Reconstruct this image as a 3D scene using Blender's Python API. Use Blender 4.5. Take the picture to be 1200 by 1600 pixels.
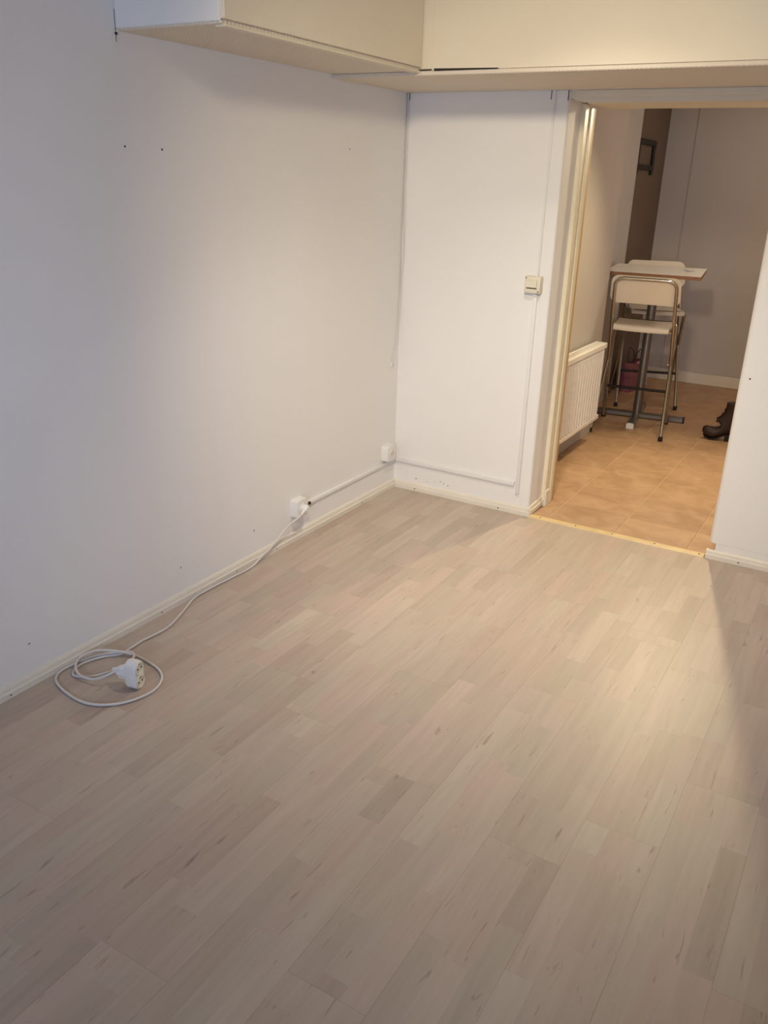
import bpy, bmesh, math, random
from mathutils import Vector, Matrix
random.seed(7)
for o in list(bpy.data.objects): bpy.data.objects.remove(o)
scene = bpy.context.scene
COL = scene.collection
PI = math.pi

# ------------------------------------------------------------------ camera
cam_d = bpy.data.cameras.new('camera'); cam = bpy.data.objects.new('camera', cam_d); COL.objects.link(cam)
yaw, pitch, roll = 0.52615, 1.19406, 0.03277
cam.matrix_world = (Matrix.Translation((2.1297, -3.7598, 1.55)) @ Matrix.Rotation(yaw, 4, 'Z')
                    @ Matrix.Rotation(pitch, 4, 'X') @ Matrix.Rotation(roll, 4, 'Z'))
cam_d.sensor_fit = 'VERTICAL'; cam_d.sensor_height = 36.0; cam_d.sensor_width = 27.0
cam_d.lens = 1326.2 * 36.0 / 1600.0
cam_d.clip_start = 0.02
scene.camera = cam

# ------------------------------------------------------------------ world, light, exposure
vs = scene.view_settings
vs.view_transform = 'Standard'; vs.look = 'None'; vs.gamma = 1.0; vs.use_curve_mapping = False
vs.exposure = 0.0
w = bpy.data.worlds.new('overcast_sky'); scene.world = w; w.use_nodes = True
w.node_tree.nodes['Background'].inputs[0].default_value = (0.55, 0.68, 1.0, 1)
w.node_tree.nodes['Background'].inputs[1].default_value = 1.0

def area_light(name, loc, target, sx, sy, power, color):
    l = bpy.data.lights.new(name, 'AREA'); l.shape = 'RECTANGLE'; l.size = sx; l.size_y = sy
    l.energy = power; l.color = color
    o = bpy.data.objects.new(name, l); COL.objects.link(o); o.location = loc
    o.rotation_euler = (Vector(target) - Vector(loc)).to_track_quat('-Z', 'Y').to_euler()
    return o
def spot_light(name, loc, target, power, color, angle, blend, radius):
    l = bpy.data.lights.new(name, 'SPOT'); l.energy = power; l.color = color
    l.spot_size = math.radians(angle); l.spot_blend = blend; l.shadow_soft_size = radius
    o = bpy.data.objects.new(name, l); COL.objects.link(o); o.location = loc
    o.rotation_euler = (Vector(target) - Vector(loc)).to_track_quat('-Z', 'Y').to_euler()
    return o
LAMP_A = Vector((1.58, -3.00, 2.31))     # ceiling spotlight of this room, above the frame
LAMP_B = Vector((1.20, 1.66, 2.03))      # ceiling spotlight of the next room, above the door head
LAMP_D = Vector((1.15, -1.36, 2.445))    # recessed downlight in front of the beam
AIM_A = (0.78, 0.0, 0.80)
AIM_B = (1.72, -0.15, 0.0)
AIM_D = (1.12, -0.85, 0.0)
area_light('daylight_outside', (3.5, -6.2, 1.60), (0.0, -2.2, 1.15), 2.6, 1.2, 335, (0.56, 0.71, 1.0))
spot_light('room_spot', LAMP_A, AIM_A, 178, (1.0, 0.84, 0.58), 71, 1.0, 0.11)
spot_light('next_room_spot', LAMP_B, AIM_B, 125, (1.0, 0.82, 0.50), 124, 1.0, 0.045)
pl_ = bpy.data.lights.new('globe_fill_light', 'POINT'); pl_.energy = 13; pl_.color = (1.0, 0.86, 0.74); pl_.shadow_soft_size = 0.09  # added fill light, brightens the next room's far wall and table top
LAMP_C = Vector((1.75, 2.45, 1.94)); pl_o = bpy.data.objects.new('globe_fill_light', pl_); COL.objects.link(pl_o); pl_o.location = LAMP_C
spot_light('downlight', LAMP_D, AIM_D, 124, (1.0, 0.90, 0.78), 100, 1.0, 0.06)

# ------------------------------------------------------------------ materials
def lin(c):
    return tuple(((v/255)/12.92 if v/255 <= 0.04045 else ((v/255+0.055)/1.055)**2.4) for v in c) + (1.0,)
def nt(name):
    m = bpy.data.materials.new(name); m.use_nodes = True
    t = m.node_tree; return m, t.nodes, t.links, t.nodes['Principled BSDF']
def plain(name, rgb, rough=0.5, metal=0.0, spec=0.5, bump=0.0, bscale=60.0, var=0.06, vscale=4.0):
    m, n, l, b = nt(name)
    b.inputs['Roughness'].default_value = rough; b.inputs['Metallic'].default_value = metal
    b.inputs['Specular IOR Level'].default_value = spec
    geo = n.new('ShaderNodeNewGeometry')
    no = n.new('ShaderNodeTexNoise'); no.inputs['Scale'].default_value = vscale; no.inputs['Detail'].default_value = 4
    l.new(geo.outputs['Position'], no.inputs['Vector'])
    r = n.new('ShaderNodeValToRGB'); c = lin(rgb)
    r.color_ramp.elements[0].position = 0.3; r.color_ramp.elements[1].position = 0.7
    r.color_ramp.elements[0].color = tuple(v*(1-var) for v in c[:3])+(1,)
    r.color_ramp.elements[1].color = tuple(min(1, v*(1+var)) for v in c[:3])+(1,)
    l.new(no.outputs['Fac'], r.inputs['Fac']); l.new(r.outputs['Color'], b.inputs['Base Color'])
    if bump > 0:
        n2 = n.new('ShaderNodeTexNoise'); n2.inputs['Scale'].default_value = bscale; n2.inputs['Detail'].default_value = 3
        l.new(geo.outputs['Position'], n2.inputs['Vector'])
        bp = n.new('ShaderNodeBump'); bp.inputs['Strength'].default_value = bump; bp.inputs['Distance'].default_value = 0.004
        l.new(n2.outputs['Fac'], bp.inputs['Height']); l.new(bp.outputs['Normal'], b.inputs['Normal'])
    return m
M = {}
M['wall'] = plain('white_wall_paint', (236, 233, 229), 0.6, bump=0.10, bscale=90, var=0.015, vscale=1.5, spec=0.3)
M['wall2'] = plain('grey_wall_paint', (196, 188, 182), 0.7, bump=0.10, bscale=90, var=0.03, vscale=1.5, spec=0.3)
M['dark_wall'] = plain('dark_brown_wall', (120, 104, 90), 0.7, bump=0.1, bscale=80, var=0.06, vscale=2.0, spec=0.2)  # darker brown tone for the deepest face of the recess
M['ceiling'] = plain('white_ceiling_paint', (220, 214, 204), 0.7, var=0.02, spec=0.3)
M['trim'] = plain('white_gloss_trim', (228, 220, 206), 0.38, bump=0.04, bscale=40, var=0.03, vscale=8)
M['box'] = plain('cream_boxing_board', (226, 216, 196), 0.55, var=0.02, spec=0.3)
M['lining'] = plain('cream_door_lining', (232, 222, 196), 0.4, var=0.03)
M['raw'] = plain('raw_tan_wood', (196, 162, 116), 0.6, var=0.1, vscale=12)
M['thresh'] = plain('varnished_pine', (222, 196, 146), 0.35, var=0.1, vscale=15)
M['plastic'] = plain('white_plastic', (232, 230, 226), 0.35, var=0.01)
M['cream_plastic'] = plain('cream_plastic', (226, 218, 198), 0.4, var=0.02)
M['cord'] = plain('white_cord_rubber', (214, 208, 204), 0.5, var=0.02)
M['dark'] = plain('dark_hole', (38, 30, 26), 0.7, var=0.05)
M['black'] = plain('black_rubber', (26, 24, 23), 0.6, var=0.1)
M['blackmetal'] = plain('black_painted_metal', (34, 29, 25), 0.5, metal=0.3, var=0.1)
M['chrome'] = plain('chrome_tube', (190, 186, 180), 0.22, metal=1.0, var=0.03)
M['silver'] = plain('silver_lacquered_steel', (134, 130, 126), 0.35, metal=0.85, var=0.03)
M['birch'] = plain('white_lacquered_ply', (232, 222, 206), 0.4, var=0.02)
M['tabletop'] = plain('white_table_laminate', (250, 246, 238), 0.6, var=0.02, spec=0.3)
M['edge'] = plain('brown_table_edge', (150, 104, 66), 0.5, var=0.1)
M['radiator'] = plain('white_radiator_enamel', (236, 232, 226), 0.35, var=0.01)
M['pink'] = plain('pink_bag_paper', (140, 84, 95), 0.6, var=0.08, vscale=14)
M['pale'] = plain('pale_ribbon', (206, 186, 184), 0.6, var=0.06, vscale=20)
M['twine'] = plain('brown_twine', (84, 62, 52), 0.8, var=0.15, vscale=60)
M['boot'] = plain('dark_brown_leather', (44, 27, 21), 0.45, bump=0.2, bscale=70, var=0.15, vscale=18)
M['sole'] = plain('black_sole', (24, 18, 16), 0.6)
M['grout'] = plain('sand_grout', (204, 176, 140), 0.85, var=0.08, vscale=30)
M['sub'] = plain('dark_underlay', (60, 50, 42), 0.9)
M['stain'] = plain('grey_scuff', (158, 148, 142), 0.8, var=0.2, vscale=80)

def soffit_mat():
    m, n, l, b = nt('perforated_board')
    b.inputs['Base Color'].default_value = lin((222, 210, 190)); b.inputs['Roughness'].default_value = 0.7
    geo = n.new('ShaderNodeNewGeometry')
    sep = n.new('ShaderNodeSeparateXYZ'); l.new(geo.outputs['Position'], sep.inputs[0])
    def s(out):
        mu = n.new('ShaderNodeMath'); mu.operation = 'MULTIPLY'; mu.inputs[1].default_value = 2*PI/0.016; l.new(out, mu.inputs[0])
        si = n.new('ShaderNodeMath'); si.operation = 'SINE'; l.new(mu.outputs[0], si.inputs[0]); return si
    a = s(sep.outputs[0]); c = s(sep.outputs[1])
    p = n.new('ShaderNodeMath'); p.operation = 'MULTIPLY'; l.new(a.outputs[0], p.inputs[0]); l.new(c.outputs[0], p.inputs[1])
    bp = n.new('ShaderNodeBump'); bp.inputs['Strength'].default_value = 0.35; bp.inputs['Distance'].default_value = 0.002
    l.new(p.outputs[0], bp.inputs['Height']); l.new(bp.outputs['Normal'], b.inputs['Normal'])
    r = n.new('ShaderNodeValToRGB'); r.color_ramp.elements[0].position = 0.0; r.color_ramp.elements[1].position = 0.25
    r.color_ramp.elements[0].color = lin((208, 196, 178)); r.color_ramp.elements[1].color = lin((222, 211, 194))
    mr = n.new('ShaderNodeMath'); mr.operation = 'MULTIPLY_ADD'; mr.inputs[1].default_value = 0.5; mr.inputs[2].default_value = 0.5
    l.new(p.outputs[0], mr.inputs[0]); l.new(mr.outputs[0], r.inputs['Fac']); l.new(r.outputs['Color'], b.inputs['Base Color'])
    return m
M['soffit'] = soffit_mat()

def laminate_mat():
    m, n, l, b = nt('whitewashed_laminate')
    b.inputs['Specular IOR Level'].default_value = 0.5
    at = n.new('ShaderNodeAttribute'); at.attribute_name = 'strip'
    sep = n.new('ShaderNodeSeparateColor'); l.new(at.outputs['Color'], sep.inputs[0])
    geo = n.new('ShaderNodeNewGeometry')
    off = n.new('ShaderNodeCombineXYZ')
    mu = n.new('ShaderNodeMath'); mu.operation = 'MULTIPLY'; mu.inputs[1].default_value = 37.0
    l.new(sep.outputs[2], mu.inputs[0]); l.new(mu.outputs[0], off.inputs[1]); l.new(mu.outputs[0], off.inputs[2])
    add = n.new('ShaderNodeVectorMath'); add.operation = 'ADD'
    l.new(geo.outputs['Position'], add.inputs[0]); l.new(off.outputs[0], add.inputs[1])
    def stretched(sx, sy, detail, dist=0.0):
        mp = n.new('ShaderNodeMapping'); mp.inputs['Scale'].default_value = (sx, sy, 1.0)
        l.new(add.outputs[0], mp.inputs['Vector'])
        no = n.new('ShaderNodeTexNoise'); no.inputs['Scale'].default_value = 1.0
        no.inputs['Detail'].default_value = detail; no.inputs['Distortion'].default_value = dist
        l.new(mp.outputs[0], no.inputs['Vector']); return no
    tone = n.new('ShaderNodeMix'); tone.data_type = 'RGBA'
    tone.inputs['A'].default_value = lin((178, 162, 149)); tone.inputs['B'].default_value = lin((198, 183, 170))
    l.new(sep.outputs[0], tone.inputs['Factor'])
    hue = n.new('ShaderNodeMix'); hue.data_type = 'RGBA'; hue.blend_type = 'MULTIPLY'
    hr = n.new('ShaderNodeValToRGB')
    hr.color_ramp.elements[0].color = (1.02, 0.965, 0.955, 1); hr.color_ramp.elements[1].color = (0.97, 1.0, 0.965, 1)
    l.new(sep.outputs[1], hr.inputs['Fac']); l.new(hr.outputs['Color'], hue.inputs['B'])
    l.new(tone.outputs['Result'], hue.inputs['A']); hue.inputs['Factor'].default_value = 1.0
    g1 = stretched(38, 3.0, 5, 0.6)
    r1 = n.new('ShaderNodeValToRGB'); r1.color_ramp.elements[0].position = 0.30; r1.color_ramp.elements[1].position = 0.72
    r1.color_ramp.elements[0].color = (0.90, 0.885, 0.87, 1); r1.color_ramp.elements[1].color = (1.03, 1.03, 1.03, 1)
    l.new(g1.outputs['Fac'], r1.inputs['Fac'])
    m1 = n.new('ShaderNodeMix'); m1.data_type = 'RGBA'; m1.blend_type = 'MULTIPLY'; m1.inputs['Factor'].default_value = 1.0
    l.new(hue.outputs['Result'], m1.inputs['A']); l.new(r1.outputs['Color'], m1.inputs['B'])
    g2 = stretched(60, 7.0, 3, 1.2)
    r2 = n.new('ShaderNodeValToRGB'); r2.color_ramp.elements[0].position = 0.26; r2.color_ramp.elements[1].position = 0.34
    r2.color_ramp.elements[0].color = (0.72, 0.66, 0.62, 1); r2.color_ramp.elements[1].color = (1, 1, 1, 1)
    l.new(g2.outputs['Fac'], r2.inputs['Fac'])
    m2 = n.new('ShaderNodeMix'); m2.data_type = 'RGBA'; m2.blend_type = 'MULTIPLY'; m2.inputs['Factor'].default_value = 1.0
    l.new(m1.outputs['Result'], m2.inputs['A']); l.new(r2.outputs['Color'], m2.inputs['B'])
    l.new(m2.outputs['Result'], b.inputs['Base Color'])
    b.inputs['Roughness'].default_value = 0.42
    bp = n.new('ShaderNodeBump'); bp.inputs['Strength'].default_value = 0.06; bp.inputs['Distance'].default_value = 0.002
    l.new(g1.outputs['Fac'], bp.inputs['Height']); l.new(bp.outputs['Normal'], b.inputs['Normal'])
    return m
M['laminate'] = laminate_mat()
def tile_mat():
    m, n, l, b = nt('sand_stone_tile')
    geo = n.new('ShaderNodeNewGeometry'); oi = n.new('ShaderNodeObjectInfo')
    no = n.new('ShaderNodeTexNoise'); no.inputs['Scale'].default_value = 7.0; no.inputs['Detail'].default_value = 8
    no.inputs['Distortion'].default_value = 1.0
    l.new(geo.outputs['Position'], no.inputs['Vector'])
    r = n.new('ShaderNodeValToRGB'); r.color_ramp.elements[0].position = 0.3; r.color_ramp.elements[1].position = 0.7
    r.color_ramp.elements[0].color = lin((178, 140, 106)); r.color_ramp.elements[1].color = lin((202, 166, 130))
    l.new(no.outputs['Fac'], r.inputs['Fac'])
    mx = n.new('ShaderNodeMix'); mx.data_type = 'RGBA'; mx.blend_type = 'MULTIPLY'; mx.inputs['Factor'].default_value = 0.12
    l.new(r.outputs['Color'], mx.inputs['A'])
    cc = n.new('ShaderNodeCombineColor')
    for i in range(3): l.new(oi.outputs['Random'], cc.inputs[i])
    l.new(cc.outputs[0], mx.inputs['B']); l.new(mx.outputs['Result'], b.inputs['Base Color'])
    b.inputs['Roughness'].default_value = 0.5
    bp = n.new('ShaderNodeBump'); bp.inputs['Strength'].default_value = 0.12; bp.inputs['Distance'].default_value = 0.004
    l.new(no.outputs['Fac'], bp.inputs['Height']); l.new(bp.outputs['Normal'], b.inputs['Normal'])
    return m
M['tile'] = tile_mat()
def lamp_mat():
    m, n, l, b = nt('glowing_bulb')
    b.inputs['Emission Color'].default_value = (1, 0.8, 0.55, 1); b.inputs['Emission Strength'].default_value = 8
    return m
M['bulb'] = lamp_mat()
def glass_mat():
    m, n, l, b = nt('window_glass')
    tr = n.new('ShaderNodeBsdfTransparent'); gl = n.new('ShaderNodeBsdfGlossy'); gl.inputs['Roughness'].default_value = 0.02
    mx = n.new('ShaderNodeMixShader'); mx.inputs[0].default_value = 0.06
    l.new(tr.outputs[0], mx.inputs[1]); l.new(gl.outputs[0], mx.inputs[2])
    l.new(mx.outputs[0], n['Material Output'].inputs['Surface'])
    return m
M['glass'] = glass_mat()

# ------------------------------------------------------------------ helpers
def link(o, parent=None):
    COL.objects.link(o)
    if parent is not None: o.parent = parent
    return o
def obj(name, bm, mat, parent=None, smooth=False, loc=None):
    me = bpy.data.meshes.new(name)
    bmesh.ops.recalc_face_normals(bm, faces=bm.faces)
    bm.to_mesh(me); bm.free()
    for mm in (mat if isinstance(mat, (list, tuple)) else [mat]): me.materials.append(M[mm])
    if smooth:
        for p in me.polygons: p.use_smooth = True
        try: me.set_sharp_from_angle(angle=math.radians(40))
        except Exception: pass
    o = bpy.data.objects.new(name, me); link(o, parent)
    if loc is not None: o.location = loc
    return o
def struct(name, bm, mat, label=None, smooth=False):
    o = obj(name, bm, mat, None, smooth); o['kind'] = 'structure'
    if label: o['label'] = label
    return o
def tag(o, label, cat, group=None):
    o['label'] = label; o['category'] = cat
    if group: o['group'] = group
    return o
def thing(name, label, cat, loc=(0, 0, 0), rz=0.0, group=None):
    o = bpy.data.objects.new(name, None); link(o); o.location = loc; o.rotation_euler = (0, 0, rz)
    o.empty_display_size = 0.05
    return tag(o, label, cat, group)
def copy_tree(o, parent=None):
    c = o.copy(); link(c, parent)
    for ch in list(o.children): copy_tree(ch, c)
    return c
def box(bm, a, b, bev=0.0, seg=2):
    r = bmesh.ops.create_cube(bm, size=1.0)
    vs_ = r['verts']
    for v in vs_:
        v.co = Vector(((a[0]+b[0])/2+v.co.x*(b[0]-a[0]), (a[1]+b[1])/2+v.co.y*(b[1]-a[1]), (a[2]+b[2])/2+v.co.z*(b[2]-a[2])))
    if bev > 0:
        es = list({e for v in vs_ for e in v.link_edges})
        bmesh.ops.bevel(bm, geom=es, offset=bev, segments=seg, affect='EDGES', profile=0.5)
def nb(): return bmesh.new()
def boxbm(a, b, bev=0.0, seg=2):
    bm = nb(); box(bm, a, b, bev, seg); return bm
def prism(bm, pts, frame, d0, d1):
    """extrude closed 2D outline pts; frame(u,v,d)->xyz"""
    n = len(pts)
    A = [bm.verts.new(frame(u, v, d0)) for u, v in pts]; B = [bm.verts.new(frame(u, v, d1)) for u, v in pts]
    for i in range(n):
        j = (i+1) % n; bm.faces.new((A[i], A[j], B[j], B[i]))
    bm.faces.new(A[::-1]); bm.faces.new(B)
def tube(bm, pts, r, seg=10, cap=True):
    pts = [Vector(p) for p in pts]
    rad = r if isinstance(r, (list, tuple)) else [r]*len(pts)
    t0 = (pts[1]-pts[0]).normalized()
    up = Vector((0, 0, 1)) if abs(t0.z) < 0.9 else Vector((1, 0, 0))
    nrm = t0.cross(up).normalized(); rings = []
    for i, p in enumerate(pts):
        if i == 0: t = t0
        elif i == len(pts)-1: t = (pts[i]-pts[i-1]).normalized()
        else: t = ((pts[i+1]-pts[i]).normalized()+(pts[i]-pts[i-1]).normalized()).normalized()
        nrm = (nrm - t*nrm.dot(t)).normalized(); bn = t.cross(nrm)
        rings.append([bm.verts.new(p+(nrm*math.cos(2*PI*k/seg)+bn*math.sin(2*PI*k/seg))*rad[i]) for k in range(seg)])
    for a, b in zip(rings, rings[1:]):
        for k in range(seg): bm.faces.new((a[k], a[(k+1) % seg], b[(k+1) % seg], b[k]))
    if cap: bm.faces.new(rings[0][::-1]); bm.faces.new(rings[-1])
def spline(P, n=6):
    P = [Vector(p) for p in P]; out = []
    Q = [2*P[0]-P[1]] + P + [2*P[-1]-P[-2]]
    for i in range(1, len(Q)-2):
        for k in range(n):
            t = k/n; a, b, c, d = Q[i-1], Q[i], Q[i+1], Q[i+2]
            out.append(0.5*((2*b)+(c-a)*t+(2*a-5*b+4*c-d)*t*t+(3*b-a-3*c+d)*t**3))
    out.append(P[-1]); return out
def fillet(P, r, n=6):
    P = [Vector(p) for p in P]; out = [P[0]]
    for i in range(1, len(P)-1):
        a, b, c = P[i-1], P[i], P[i+1]
        u = (a-b).normalized(); v = (c-b).normalized()
        s, e = b+u*r, b+v*r
        for k in range(n+1):
            t = k/n; out.append((1-t)**2*s+2*t*(1-t)*b+t*t*e)
    out.append(P[-1]); return out
def cyl(bm, c, axis, r, h, seg=20, r2=None):
    axis = Vector(axis).normalized(); c = Vector(c)
    tube(bm, [c, c+axis*h], [r, r if r2 is None else r2], seg)
def rrect(wd, ht, r, n=5):
    out = []
    for cx, cy, a0 in ((wd/2-r, ht/2-r, 0), (-wd/2+r, ht/2-r, PI/2), (-wd/2+r, -ht/2+r, PI), (wd/2-r, -ht/2+r, 1.5*PI)):
        for k in range(n+1):
            a = a0+k/n*PI/2; out.append((cx+r*math.cos(a), cy+r*math.sin(a)))
    return out

# ================================================================== SETTING
ZC = 2.46; XR = 3.10; YR = -5.00          # main room ceiling, right wall, rear wall
XP, XD = 0.774, 1.631                     # doorway edges
N_X, N_Y, N_ZC, N_XR = 0.545, 3.69, 2.16, 2.70   # next room
DT = 0.27                                 # wall thickness at the doorway

# ---- main floor: laminate boards, three strips each
fl = struct('floor', boxbm((0, YR, -0.03), (XR, -0.018, -0.0095)), 'sub', 'pale whitewashed laminate floor of the empty room')
BW, BL = 0.192, 1.286
ends = {5: -1.592, 8: -0.852}
def board(x0, x1, y0, y1, rnd):
    bm = nb(); lay = bm.loops.layers.float_color.new('strip')
    g = 0.00018
    X0, X1, Y0, Y1 = x0+g, x1-g, y0+g, y1-g
    def quad(cs, col):
        f = bm.faces.new([bm.verts.new(c) for c in cs])
        for lp in f.loops: lp[lay] = col
    ns = 3; sw = BW/ns
    for s in range(ns):
        a, b = max(X0, x0+s*sw), min(X1, x0+(s+1)*sw)
        if b-a < 1e-4: continue
        y = Y0-rnd.uniform(0, 0.35)
        while y < Y1:
            L = rnd.choice((0.26, 0.34, 0.42, 0.5))
            ya, yb = max(Y0, y), min(Y1, y+L); y += L
            if yb-ya < 1e-4: continue
            col = (min(1, max(0, rnd.gauss(0.55, 0.17))), rnd.random(), rnd.random(), 1)
            quad(((a, ya, 0), (b, ya, 0), (b, yb, 0), (a, yb, 0)), col)
    dk = (0.2, 0.5, 0.3, 1); D = -0.009
    for p, q in (((X0, Y0), (X1, Y0)), ((X1, Y0), (X1, Y1)), ((X1, Y1), (X0, Y1)), ((X0, Y1), (X0, Y0))):
        quad(((p[0], p[1], D), (q[0], q[1], D), (q[0], q[1], 0), (p[0], p[1], 0)), dk)
    quad(((X0, Y0, D), (X0, Y1, D), (X1, Y1, D), (X1, Y0, D)), dk)
    return bm
rb = random.Random(11)
k = 0; x = -0.011
while x < XR:
    x0, x1 = max(x, 0.002), min(x+BW, XR)
    e = ends.get(k, -rb.uniform(0.1, 1.25))
    cuts = []
    y = e
    while y > YR: cuts.append(y); y -= BL
    edges = [-0.018] + cuts + [YR]
    for hi, lo in zip(edges, edges[1:]):
        if hi-lo < 0.03: continue
        o = obj('board', board(x0, x1, lo, hi, rb), 'laminate', fl)
    x += BW; k += 1

# ---- tiled floor of the next room
tf = struct('floor_tiled', boxbm((0.25, 0.0, -0.03), (N_XR, N_Y, -0.0025)), 'grout', 'sand coloured square tile floor beyond the doorway')
TP, TG = 0.3365, 0.0045
xs = [0.25, 0.530] + [0.530+TP*i for i in range(1, 7)]; ys = [0.022, 0.275] + [0.275+TP*i for i in range(1, 11)] + [N_Y]
tile_cache = {}
for i in range(len(xs)-1):
    for j in range(len(ys)-1):
        wx, wy = xs[i+1]-xs[i]-TG, ys[j+1]-ys[j]-TG
        if wx < 0.02 or wy < 0.02: continue
        key = (round(wx, 4), round(wy, 4))
        if key not in tile_cache:
            o = obj('tile', boxbm((-wx/2, -wy/2, -0.012), (wx/2, wy/2, 0), 0.0018, 1), 'tile', tf); tile_cache[key] = o.data
        else:
            o = bpy.data.objects.new('tile', tile_cache[key]); link(o, tf)
        o.location = ((xs[i]+xs[i+1])/2, (ys[j]+ys[j+1])/2, random.uniform(-0.0003, 0.0003))

# ---- threshold strip
bm = nb(); prism(bm, [(-0.020, 0), (-0.016, 0.004), (0.012, 0.006), (0.020, 0.004), (0.022, 0)], lambda u, v, d: (d, u+0.002, v), XP+0.012, XD-0.008)
th = struct('trim_1', bm, 'thresh', 'yellow pine threshold strip screwed down in the doorway')
for sx in (0.84, 1.02, 1.20, 1.40, 1.60):
    bm = nb(); cyl(bm, (sx, 0.0, 0.004), (0, 0, 1), 0.0035, 0.0022, 10); obj('screw', bm, 'dark', th)

# ---- walls of the main room
wl = struct('wall_left', boxbm((-0.2, YR-0.2, -0.03), (0, 0.0, ZC)), 'wall', 'long white painted wall on the left')
def nail_hole(parent, loc, axis, r, name='nail'):
    bm = nb(); cyl(bm, loc, axis, r, 0.004, 8); return obj(name, bm, 'dark', parent)
def rounded_x(bm, x0, x1, y0, y1, z0, z1, side, r=0.012):
    """slab whose doorway edge (side +1: x1 edge, -1: x0 edge) at the y0 face is rounded"""
    pts = []
    if side > 0:
        pts = [(x0, y0)] + [(x1-r+r*math.sin(a), y0+r-r*math.cos(a)) for a in [i/5*PI/2 for i in range(6)]] + [(x1, y1), (x0, y1)]
    else:
        pts = [(x1, y1), (x0, y1)] + [(x0+r-r*math.cos(a), y0+r-r*math.sin(a)) for a in [i/5*PI/2 for i in range(6)]] + [(x1, y0)]
    prism(bm, pts, lambda u, v, d: (u, v, d), z0, z1)
bm = nb(); rounded_x(bm, -0.2, XP, 0, DT, -0.03, ZC, +1)
wb = struct('wall_back', bm, 'wall', 'white wall panel between the left corner and the doorway', smooth=True)
bm = nb(); rounded_x(bm, XD, XR+0.2, 0, DT, 0.072, ZC, -1, 0.03)
box(bm, (XD+0.032, 0.0, -0.03), (XR+0.2, DT, 0.0715))
wr = struct('wall_right', bm, 'wall', 'white wall at the right of the doorway with a chipped foot', smooth=True)
struct('wall_side', boxbm((XR, YR-0.2, -0.03), (XR+0.2, 0, ZC)), 'wall', 'white side wall opposite the long left wall')
# rear wall with the window opening (behind the camera)
bm = nb()
WX0, WX1, WZ0, WZ1 = 1.5, 2.9, 0.95, 1.82
box(bm, (-0.2, YR-0.2, -0.03), (WX0, YR, ZC)); box(bm, (WX1, YR-0.2, -0.03), (XR, YR, ZC))
box(bm, (WX0, YR-0.2, -0.03), (WX1, YR, WZ0)); box(bm, (WX0, YR-0.2, WZ1), (WX1, YR, ZC))
struct('wall_rear', bm, 'wall', 'white wall with the window behind the viewer')
bm = nb(); WM = (WX0+WX1)/2
for a, b in (((WX0, WZ0), (WX1, WZ0+0.05)), ((WX0, WZ1-0.05), (WX1, WZ1)), ((WX0, WZ0+0.05), (WX0+0.05, WZ1-0.05)), ((WX1-0.05, WZ0+0.05), (WX1, WZ1-0.05)), ((WM-0.025, WZ0+0.05), (WM+0.025, WZ1-0.05))):
    box(bm, (a[0], YR-0.15, a[1]), (b[0], YR-0.09, b[1]), 0.004, 1)
wi = struct('window_1', bm, 'trim', 'white framed window behind the viewer')
for a, b in ((WX0+0.05, WM-0.025), (WM+0.025, WX1-0.05)):
    obj('pane', boxbm((a, YR-0.123, WZ0+0.05), (b, YR-0.119, WZ1-0.05)), 'glass', wi)
struct('ceiling', boxbm((-0.2, YR-0.2, ZC), (XR+0.2, DT, ZC+0.1)), 'ceiling', 'white ceiling of the empty room')

# ---- boxed-in beam over the doorway
HB, DB = 1.906, 0.617
bm = nb(); box(bm, (0.02, -DB+0.004, HB+0.022), (XR, -0.01, ZC), 0.002, 1)
beam = struct('ceiling_beam', bm, 'box', 'cream boxed-in beam running above the doorway')
bm = nb(); box(bm, (0.0, -DB, HB), (XR, 0.0, HB+0.016), 0.003, 1); obj('soffit_board', bm, 'soffit', beam)
bm = nb(); prism(bm, [(0.46, HB+0.015), (0.46, HB+0.0225), (0.72, HB+0.0180), (0.72, HB+0.015)], lambda u, v, d: (u, d, v), -DB-0.0046, -DB+0.02); obj('shadow_gap', bm, 'dark', beam)
# the beam face is a little proud of the gap: fascia board
bm = nb(); box(bm, (0.45, -DB-0.004, HB+0.0155), (XR, -DB+0.01, ZC), 0.001, 1); obj('fascia_board', bm, 'box', beam)

# ---- boxed-in duct along the left wall
HD, XDU, YDU = 1.921, 0.395, -1.745
bm = nb(); box(bm, (0.004, YDU+0.012, HD+0.014), (XDU-0.002, -DB-0.006, ZC), 0.001, 1)
duct = struct('ceiling_duct', bm, 'box', 'boxed-in duct hanging along the top of the left wall')
bm = nb(); box(bm, (0.0, YDU, HD+0.006), (XDU, YDU+0.014, ZC), 0.002, 1); obj('end_panel', bm, 'wall', duct)
bm = nb(); box(bm, (0.0, YDU+0.006, HD), (XDU, -DB+0.0, HD+0.014), 0.002, 1); obj('soffit_board', bm, 'soffit', duct)
bm = nb(); box(bm, (XDU-0.004, YDU+0.010, HD+0.012), (XDU+0.010, -DB-0.002, ZC), 0.002, 1); obj('side_panel', bm, 'box', duct)
bm = nb(); box(bm, (XDU-0.03, YDU+0.016, HD-0.006), (XDU+0.006, -DB+0.0, HD+0.002), 0.002, 1); obj('edge_strip', bm, 'box', duct)
bm = nb(); box(bm, (0.0, YDU-0.0006, HD-0.030), (0.0007, YDU+0.001, HD+0.055), 0.0); obj('corner_gap', bm, 'dark', duct)
nail_hole(duct, (0.006, YDU-0.002, HD-0.008), (0, -1, 0), 0.004)

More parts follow.
